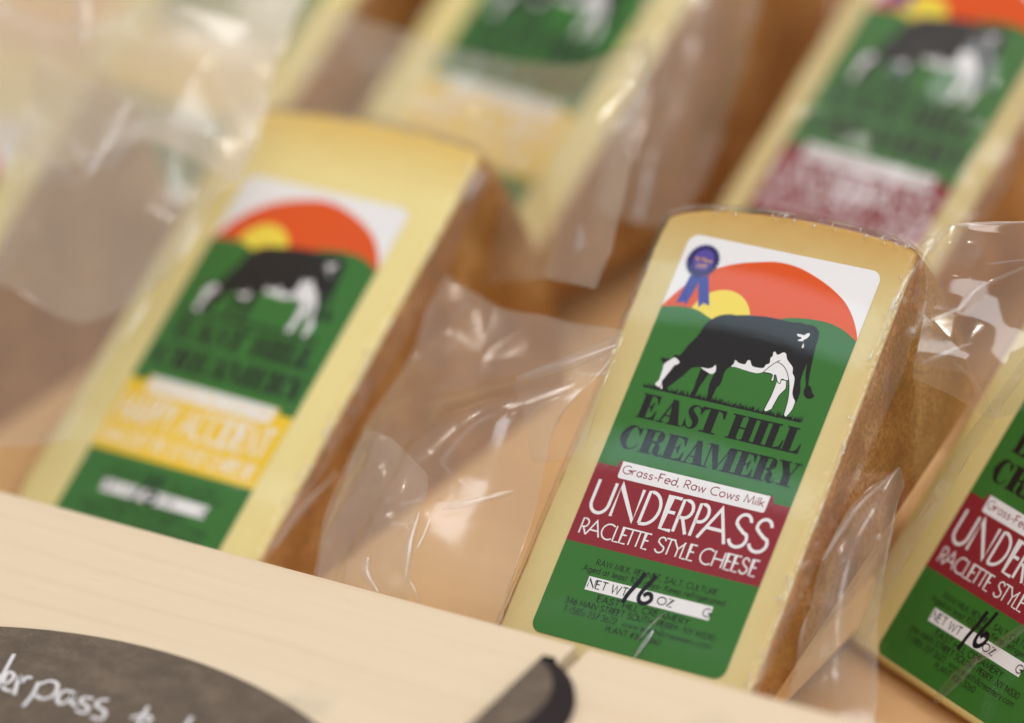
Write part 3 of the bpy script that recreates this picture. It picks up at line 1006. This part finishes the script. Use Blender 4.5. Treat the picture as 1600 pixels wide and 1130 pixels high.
def make_wedge(label, mw, yellow, ribbon, proto=None, big=None):
    t = thing('cheese_wedge', label, 'cheese', mw, 'wrapped cheese wedges on display')
    kit = KIT[1 if (yellow if big is None else big) else 0]
    link('paste', kit[0], t)
    link('rind', kit[1], t)
    if proto is None:
        build_label(t, None, GOLD if yellow else RED, 'H' if yellow else 'U', ribbon)
    else:
        src = [c for c in proto.children if c.name.startswith('label')][0]
        c = src.copy()
        COL.objects.link(c)
        c.parent = t
        for g in src.children:
            d = g.copy()
            COL.objects.link(d)
            d.parent = c
            if d.name.startswith('handwritten'):                # another hand, another slant
                d.data = d.data.copy()
                q = Vector((-0.0025, -0.044, 0))
                a = (.34, -.26, .22, -.2)[HANDS[0] % 4]
                HANDS[0] += 1
                d.data.transform(Matrix.Translation(q + Vector((a * .006, a * .004, 0))) @ Matrix.Rotation(a, 4, 'Z') @ Matrix.Shear('XZ', 4, (a * .8, 0)) @ Matrix.Scale(1 + a * .5, 4, (0, 1, 0)) @ Matrix.Translation(-q))
    bag = link('plastic_bag', kit[2], t)
    link('seam_fin', kit[3], bag)
    link('glint_beads', kit[4], bag, None, 'stuff')
    link('rim_seam', kit[5], bag)
    return t, bag


front, front_bag = make_wedge('sharp red-banded cheese wedge with a blue prize ribbon printed on its label', pose_matrix('c3'), False, True)
left, left_bag = make_wedge('yellow-banded cheese wedge standing left of centre, its whole label in view', pose_matrix('c2', 1.04), True, False)
rightw, right_bag = make_wedge('red-banded cheese wedge cut off by the right edge, turned away and tilted', pose_matrix('c4', 1.02), False, True, front, True)
KR = 1.085
rear, rear_bag = make_wedge('blurred red-banded cheese wedge standing behind the sharp wedge with the prize ribbon', pose_matrix('c7', KR), False, True, front)
mid, mid_bag = make_wedge('blurred yellow-banded cheese wedge at the top behind the loose film flap', pose_matrix('c7', KR, (-0.140, 0, 0)), True, False, left)
farl, farl_bag = make_wedge('most blurred cheese wedge at the top left, veiled by milky film', pose_matrix('c7', KR, (-0.262, 0, 0)), True, False, left)
edge, edge_bag = make_wedge('cheese wedge cut off by the left edge, only its brown rind side showing', pose_matrix('c2', 1.04, (-0.153, 0.004, 0)), True, False, left)

link('film_crease', crease_mesh([([(39.3, 112.4), (36.9, 116.4), (34.4, 122.4)], .7, .35)]), front_bag, CREASE)
link('film_crease', crease_mesh([([(37.9, 118.4), (36.8, 122.0), (35.4, 127.6)], 1.7, .45)]), front_bag, CREASE)
link('film_crease', crease_mesh([([(47, 96), (40.5, 107.0), (36.4, 114)], 3.6, .5)]), right_bag, FOLD)
link('film_crease', crease_mesh([([(36.4, 113), (33.5, 121), (30.5, 130)], 4.4, .55)]), right_bag, FOLD)


# ------------------------------------------------------------------ loose film
def sheet(parent, rows, m, amp=1.2, nr=60, nc=60, seed=0, freq=28, nf=13):
    """a loose flap of film hung on a net of points (px, py, mm from the lens)"""
    A = np.array([[tuple(at(*p)) for p in row] for row in rows])            # rows x cols x 3

    def rs(a, n):                                                          # Catmull-Rom along axis 0
        k = a.shape[0]
        out = []
        for i in np.linspace(0, k - 1, n):
            j = min(int(i), k - 2)
            t = i - j
            g = lambda q: a[min(max(q, 0), k - 1)]
            p0, p1, p2, p3 = g(j - 1), g(j), g(j + 1), g(j + 2)
            out.append(0.5 * (2 * p1 + (p2 - p0) * t + (2 * p0 - 5 * p1 + 4 * p2 - p3) * t * t + (3 * p1 - p0 - 3 * p2 + p3) * t ** 3))
        return np.array(out)
    B = rs(A, nr)
    B = rs(B.transpose(1, 0, 2), nc).transpose(1, 0, 2)
    nrm = np.cross(B[nr // 2, -1] - B[nr // 2, 0], B[-1, nc // 2] - B[0, nc // 2])
    nrm = Vector(nrm / np.linalg.norm(nrm))
    rr = random.Random(seed * 11 + 1)
    folds = []
    for k in range(nf):
        d = Vector((rr.uniform(-1, 1), rr.uniform(-1, 1), rr.uniform(-1, 1))).normalized()
        folds.append((d, freq * rr.uniform(.45, 2.0), rr.uniform(0, 1), rr.choice((-1, 1)) * rr.uniform(.5, 1.4)))
    vs = []
    for r in range(nr):
        for c in range(nc):
            p = Vector(B[r, c])
            q = p * freq + Vector((seed * 3.7, seed, 0))
            wob = 0.35 * noise.noise(q * .5)
            d = 0.5 * noise.noise(q * .6)
            for fd, ff, fo, fa in folds:                       # straight sharp folds, irregularly spaced
                s = (p.dot(fd) * ff + fo + wob) % 1.0
                d += fa * (abs(s - .5) * 2) / ff * freq * .9
            e = min(r, nr - 1 - r) / nr, min(c, nc - 1 - c) / nc
            jit = 0.0012 * noise.noise(p * 60) if min(e) == 0 else 0
            vs.append(p + nrm * (amp * d / 1000) + Vector((jit, jit, -jit)))
    o = link('bag_flap', mesh('bag_flap', vs, grid_faces(nr, nc), True), None, m)
    inv = parent.matrix_world.inverted()
    o.data.transform(inv)
    o.parent = parent
    return o


bpy.context.view_layer.update()
# lower flap between the yellow wedge and the sharp one
sheet(left, [[(700, 430, 1285), (780, 480, 1264), (860, 500, 1250), (975, 520, 1230)],
             [(628, 560, 1272), (720, 600, 1244), (820, 590, 1228), (950, 560, 1220)],
             [(560, 690, 1256), (660, 660, 1228), (780, 640, 1212), (880, 650, 1216)],
             [(515, 790, 1244), (620, 770, 1212), (740, 760, 1206), (840, 790, 1212)],
             [(500, 870, 1234), (610, 860, 1208), (700, 850, 1202), (810, 900, 1208)],
             [(490, 980, 1226), (600, 990, 1210), (700, 990, 1204), (780, 1000, 1206)]], FLAP_W, 1.7, 130, 110, 1, 18, 9)
# upper flap rising behind the yellow wedge and out to its right
sheet(left, [[(380, -40, 1375), (560, 30, 1370), (760, 84, 1352), (900, 97, 1306), (1018, 60, 1272)],
             [(370, 60, 1370), (560, 120, 1364), (760, 150, 1344), (900, 165, 1284), (1014, 130, 1266)],
             [(360, 160, 1364), (590, 200, 1356), (780, 240, 1328), (890, 260, 1272), (990, 250, 1260)],
             [(600, 330, 1352), (720, 330, 1340), (810, 350, 1304), (890, 350, 1264), (962, 360, 1254)],
             [(660, 460, 1336), (760, 440, 1318), (820, 440, 1280), (880, 440, 1256), (930, 450, 1250)]], FLAP_M, 1.5, 110, 120, 2, 20, 6)
# slack bag over the brown side of the middle rear wedge
sheet(mid, [[(1010, -40, 1372), (1070, -40, 1362), (1140, -30, 1366), (1190, -20, 1376)],
            [(980, 90, 1360), (1050, 100, 1346), (1120, 110, 1350), (1160, 110, 1362)],
            [(950, 220, 1350), (1010, 240, 1334), (1070, 250, 1338), (1110, 250, 1350)],
            [(930, 330, 1340), (980, 345, 1328), (1030, 350, 1330), (1070, 340, 1338)]], FLAP_W, 1.6, 80, 60, 10, 22, 7)
# a second fold of the yellow wedge's bag, low down beside it
sheet(left, [[(575, 672, 1246), (620, 690, 1232), (672, 742, 1220)],
             [(540, 740, 1242), (600, 745, 1222), (668, 780, 1210)],
             [(512, 820, 1234), (580, 820, 1212), (655, 830, 1200)],
             [(500, 900, 1226), (570, 900, 1206), (640, 920, 1198)],
             [(495, 980, 1222), (565, 985, 1204), (640, 990, 1200)]], FLAP_W, 1.3, 90, 70, 11, 30, 8)
# and the crest of it that leans on the sharp wedge
sheet(left, [[(800, 600, 1238), (870, 560, 1230), (975, 520, 1222)],
             [(815, 640, 1230), (880, 620, 1222), (950, 590, 1216)],
             [(830, 720, 1226), (870, 720, 1218), (915, 700, 1214)]], FLAP, 1.0, 60, 80, 12, 24, 5)
# milky film over the top left, three overlapping bags
sheet(edge, [[(-60, -40, 1352), (150, -30, 1342), (300, -30, 1338), (480, -20, 1340)],
             [(-60, 70, 1340), (130, 60, 1328), (280, 50, 1322), (440, 90, 1326)],
             [(-60, 130, 1332), (110, 160, 1318), (250, 130, 1312), (400, 170, 1314)],
             [(-60, 190, 1326), (90, 250, 1312), (220, 210, 1306), (370, 280, 1306)]], FLAP_V, 1.2, 90, 110, 3, 14, 5)
sheet(edge, [[(-60, -30, 1334), (120, 40, 1322), (260, 10, 1318), (450, 60, 1322)],
             [(-60, 160, 1322), (120, 190, 1310), (270, 190, 1304), (400, 220, 1308)],
             [(-60, 300, 1312), (60, 330, 1302), (200, 380, 1296), (330, 330, 1298)],
             [(-60, 440, 1304), (20, 450, 1296), (130, 500, 1290), (270, 430, 1290)]], FLAP_M, 1.6, 90, 110, 8, 18, 8)
sheet(edge, [[(60, 90, 1318), (200, 150, 1308), (330, 190, 1302)],
             [(20, 300, 1310), (140, 330, 1302), (300, 350, 1296)],
             [(-30, 480, 1300), (80, 500, 1292), (200, 520, 1286)],
             [(-60, 700, 1290), (20, 700, 1284), (100, 690, 1278)]], FLAP_W, 1.6, 90, 70, 4, 16, 6)
# extra film added over the rear wedge's label to give its washed-out glare
sheet(rear, [[(1300, -10, 1352), (1400, 10, 1346), (1500, 30, 1340), (1640, 60, 1334)],
             [(1260, 90, 1348), (1360, 120, 1340), (1460, 140, 1334), (1610, 170, 1328)],
             [(1220, 190, 1342), (1310, 215, 1334), (1420, 250, 1328), (1560, 300, 1322)],
             [(1170, 300, 1336), (1270, 330, 1328), (1380, 370, 1322), (1510, 410, 1316)]], FIN, 1.6, 90, 100, 9, 24, 9)
# bag of the turned wedge reaching up behind the sharp wedge's shoulder
sheet(rightw, [[(1442, 392, 1196), (1484, 352, 1204), (1550, 350, 1206), (1670, 344, 1206)],
               [(1446, 440, 1194), (1500, 420, 1198), (1570, 415, 1198), (1670, 400, 1196)],
               [(1440, 500, 1192), (1510, 500, 1194), (1580, 505, 1196), (1670, 480, 1194)],
               [(1428, 560, 1190), (1500, 575, 1192), (1560, 600, 1196), (1640, 570, 1200)],
               [(1424, 590, 1192), (1490, 620, 1196), (1545, 655, 1202), (1600, 640, 1206)]], FLAP, 1.5, 100, 100, 5, 30, 5)
# folded tongue of film between the sharp wedge and the turned one
sheet(front, [[(1398, 736, 1196), (1405, 733, 1196), (1412, 760, 1200)],
              [(1330, 790, 1188), (1370, 790, 1184), (1400, 800, 1190)],
              [(1284, 876, 1180), (1330, 870, 1174), (1385, 880, 1184)],
              [(1262, 960, 1176), (1310, 960, 1168), (1370, 980, 1176)],
              [(1235, 1060, 1170), (1300, 1060, 1162), (1370, 1040, 1168)],
              [(1215, 1150, 1166), (1290, 1150, 1160), (1370, 1150, 1160)]], FLAP_W, 1.2, 90, 60, 6, 30, 5)
# seam along the left edge of the turned wedge
sheet(rightw, [[(1640, 520, 1212), (1660, 520, 1214)], [(1520, 670, 1206), (1548, 668, 1212)], [(1440, 790, 1202), (1470, 790, 1208)],
               [(1385, 880, 1200), (1412, 890, 1206)], [(1335, 1000, 1196), (1352, 1010, 1202)]], FLAP, 0.7, 120, 12, 7, 40, 5)

# bright creases, each a tight fold of film standing a fraction of a millimetre proud
def fold(parent, pts, w):
    c = [Vector(q) for q in spline([tuple(at(*p)) for p in pts], False, 10)]
    n = len(c)
    vs = []
    for i, p in enumerate(c):
        d = (c[min(i + 1, n - 1)] - c[max(i - 1, 0)]).normalized()
        f = (CAMPOS - p).normalized()
        s = d.cross(f).normalized()
        f = s.cross(d).normalized()
        ww = w / 1150 * (0.25 + 0.75 * math.sin(PI * (i + .4) / (n - .2))) * (1 + .3 * noise.noise(p * 150))
        for j in range(7):
            a = PI * j / 6
            vs.append(p + s * ww * math.cos(a) + f * ww * .55 * math.sin(a))
    o = link('film_crease', mesh('film_crease', vs, grid_faces(n, 7), True), None, FOLD)
    o.data.transform(parent.matrix_world.inverted())
    o.parent = parent


for pts, w in (([(655, 800, 1196), (640, 850, 1194), (633, 905, 1192)], 1.6), ([(640, 908, 1190), (648, 925, 1190), (654, 945, 1190)], 1.0),
               ([(690, 796, 1198), (750, 782, 1198), (802, 768, 1200)], 1.3), ([(806, 592, 1214), (880, 572, 1212), (962, 540, 1212)], 2.0),
               ([(672, 810, 1196), (660, 840, 1195), (650, 860, 1194)], 1.2), ([(575, 870, 1200), (572, 895, 1200), (590, 925, 1198)], 1.8),
               ([(428, 858, 1254), (470, 800, 1262), (528, 738, 1270)], 1.6),
               ([(720, 320, 1304), (745, 285, 1306), (765, 268, 1308)], 4.0)):
    fold(left_bag, pts, w)
for pts, w in (([(1452, 502, 1186), (1500, 482, 1188), (1530, 450, 1190), (1612, 414, 1188)], 1.1), ([(1440, 568, 1184), (1480, 552, 1184), (1520, 536, 1186)], 1.0),
               ([(1490, 566, 1186), (1525, 600, 1190), (1548, 645, 1196)], 1.0), ([(1484, 354, 1200), (1520, 352, 1202), (1612, 347, 1202)], 0.9),
               ([(1480, 362, 1199), (1450, 392, 1192), (1438, 420, 1188)], 1.0)):
    fold(right_bag, pts, w)
for pts, w in (([(1284, 877, 1172), (1336, 800, 1178), (1403, 735, 1190)], 1.0), ([(1446, 396, 1194), (1410, 450, 1184), (1372, 540, 1176)], .7),
               ([(1432, 420, 1190), (1400, 470, 1181), (1376, 536, 1175)], .6), ([(1420, 428, 1189), (1394, 478, 1180), (1366, 548, 1174)], .5),
               ([(1446, 470, 1184), (1438, 500, 1182), (1428, 520, 1180)], 1.2), ([(1416, 516, 1178), (1424, 520, 1178), (1432, 528, 1178)], 2.0),
               ([(1446, 372, 1200), (1452, 382, 1198), (1446, 394, 1196)], 2.6), ([(1366, 838, 1180), (1372, 842, 1180), (1376, 848, 1180)], 1.6)):
    fold(front_bag, pts, w)
for pts, w in (([(205, 160, 1296), (180, 205, 1292), (140, 272, 1286)], 4.0), ([(130, -10, 1310), (132, 30, 1306), (132, 66, 1302)], 5.0)):
    fold(edge_bag, pts, w)

# ------------------------------------------------------------------ the wooden display
ZL = -0.0186                                     # top of the front rail
YL = -0.0765                                     # its far edge
XG = 0.0024                                      # where the left rail ends


def plank(name, label, cat, x0, x1, y0, y1, z0, z1, m, bev=0.0008, rot=None, group=None):
    o = link(name, box(x0, x1, y0, y1, z0, z1, bev), None, m)
    tag(o, label, cat, group)
    return o


lr = thing('wooden_crate', 'pale wooden crate in front at lower left, round grey sign on it', 'crate', Matrix.Translation((XG - .3, YL - .15, ZL)), 'pale wooden crates in front')
rb = link('top_board', box(-.45 - (XG - .3), .3, -.35, .15, -.009, 0, .0007), lr, MAPLE)
link('back_board', box(-.45 - (XG - .3), .297, .138, .1485, -.058, -.0092, .0007), lr, MAPLE)
link('end_board', box(.287, .2985, -.35, .1375, -.058, -.0092, .0007), lr, MAPLE)
rr_ = thing('wooden_crate', 'pale wooden crate in front at lower right, beyond the dark gap', 'crate', Matrix.Translation((XG + .3, YL - .15, ZL)), 'pale wooden crates in front')
link('top_board', box(-.2958, .45, -.35, .15, -.009, 0, .0007), rr_, MAPLE)
link('back_board', box(-.293, .45, .138, .1485, -.058, -.0092, .0007), rr_, MAPLE)
link('end_board', box(-.294, -.284, -.35, .1375, -.058, -.0092, .0007), rr_, MAPLE)

# round chalkboard sign on the left crate
cxs, cys, rs_ = -0.0989, -0.2867, 0.1595


def disc(cx, cy, r, z0, z1, x_min=None, n=128):
    pts = [(cx + r * math.cos(2 * PI * k / n), cy + r * math.sin(2 * PI * k / n)) for k in range(n)]
    if x_min is not None:
        pts = [(max(x, x_min), y) for x, y in pts]
    vs = [(x, y, z0) for x, y in pts] + [(x, y, z1) for x, y in pts]
    fs = [tuple(range(n, 2 * n)), tuple(range(n))[::-1]] + [(k, (k + 1) % n, n + (k + 1) % n, n + k) for k in range(n)]
    me = mesh('disc', vs, fs)
    me.materials.append(SLATE)
    me.materials.append(SLATE_EDGE)
    for p in me.polygons:
        p.material_index = 1 if p.index > 1 else 0
    return me


sign = link('round_sign', disc(cxs, cys, rs_, ZL + .00025, ZL + .0009))
tag(sign, 'large round grey chalkboard sign with white handwriting on the left crate', 'sign', 'round chalkboard signs')


def chalk(lines, w):
    p = Print(0, None)
    for ln in lines:
        q = [on_z(x, y, ZL + .001) for x, y in spline(ln, False, 6)]
        p.conv = lambda a, z: (a[0], a[1], ZL + .00100 + .000004 * p.k)
        p.stroke([(a.x, a.y) for a in q], w / 1000)
    return p


HW = [[(-40, 1078), (-52, 1062), (-40, 1048), (-22, 1052), (-20, 1070), (-36, 1082)],
      [(22, 1022), (8, 1048), (0, 1062), (-6, 1074)], [(2, 1058), (-12, 1052), (-24, 1062), (-18, 1076), (-4, 1072), (0, 1070)],
      [(0, 1072), (14, 1066), (22, 1056), (14, 1050), (6, 1062), (6, 1076), (18, 1080)],
      [(22, 1086), (30, 1058), (34, 1066), (42, 1058), (50, 1060)],
      [(60, 1066), (52, 1084), (36, 1104)], [(60, 1070), (78, 1064), (90, 1070), (84, 1086), (66, 1092), (56, 1086)],
      [(116, 1082), (100, 1080), (90, 1090), (94, 1100), (108, 1094), (116, 1084), (112, 1098), (120, 1104)],
      [(146, 1092), (132, 1090), (126, 1096), (138, 1106), (132, 1114), (118, 1110)],
      [(170, 1094), (158, 1094), (150, 1102), (164, 1112), (158, 1124), (142, 1120)],
      [(232, 1104), (222, 1120), (212, 1140)], [(204, 1122), (222, 1118), (236, 1122), (226, 1134)],
      [(300, 1120), (286, 1142), (280, 1156)]]
pc = chalk(HW, 1.15)
pc.obj('handwriting', CHALK, sign)

# second sign, peeping out from the gap on to the right crate
s2 = [on_z(x, y, ZL + .003) for x, y in ((886, 1048), (897, 1083), (893, 1108), (874, 1132))]
A_ = np.array([[2 * p.x, 2 * p.y, 1] for p in s2])
b_ = np.array([p.x ** 2 + p.y ** 2 for p in s2])
sol = np.linalg.lstsq(A_, b_, rcond=None)[0]
r2 = math.sqrt(sol[2] + sol[0] ** 2 + sol[1] ** 2)
n_ = 96
vs_, fs_ = [], []
for rad, z in ((r2, ZL + .00025), (r2, ZL + .0022), (r2 * .80, ZL + .0065)):
    for k in range(n_):
        a = 2 * PI * k / n_
        vs_.append((max(sol[0] + rad * math.cos(a), XG + .0003), sol[1] + rad * math.sin(a), z))
fs_ = [tuple(range(2 * n_, 3 * n_)), tuple(range(n_))[::-1]] + [(q * n_ + k, q * n_ + (k + 1) % n_, (q + 1) * n_ + (k + 1) % n_, (q + 1) * n_ + k) for q in (0, 1) for k in range(n_)]
me_ = mesh('round_sign', vs_, fs_)
me_.materials.append(SLATE)
me_.materials.append(SLATE_EDGE)
for q in me_.polygons:
    q.material_index = 1 if q.index > 1 else 0
sign2 = link('round_sign', me_)
tag(sign2, 'small dark round sign jutting from the gap between the two crates', 'sign', 'round chalkboard signs')

# what the wedges stand on
floor = link('shelf_floor', box(-.9, .9, -.0763, .75, -.094, -.080, 0), None, BROWNW, 'structure')


def slope_board(name, label, x0, x1, ya, za, yb, zb, th, m):
    ang = math.atan2(zb - za, yb - ya)
    L = math.hypot(zb - za, yb - ya)
    o = link(name, box(x0, x1, 0, L, -th, 0, .0008), None, m)
    o.matrix_world = Matrix.Translation((0, ya, za)) @ Matrix.Rotation(ang, 4, 'X')
    tag(o, label, 'board')
    return o


yb = on_z(900, 575, -.061).y
plank('shelf_board', 'pale flat board between the yellow-banded and the ribbon-labelled wedge, just behind the crate', 'board', -.62, .026, -.074, yb, -.072, -.061, BOARD, .0006)
plank('shelf_board', 'brown flat board behind the pale one, under the rim of the yellow-banded wedge', 'board', -.62, .026, yb + .0008, .108, -.072, -.0612, BROWNW, .0006)
slope_board('sloping_board', 'brown sloping board under the back row of blurred cheeses', -.62, .40, .11, -.074, .32, -.046, .009, BROWNW)
slope_board('sloping_board', 'brown sloping board under the turned wedge at lower right', .085, .40, -.012, -.0768, .1065, -.044, .003, BROWNW)
plank('back_panel', 'brown wooden panel standing behind the back row of cheeses', 'panel', -.9, .9, .42, .435, -.0795, .35, BROWNW)
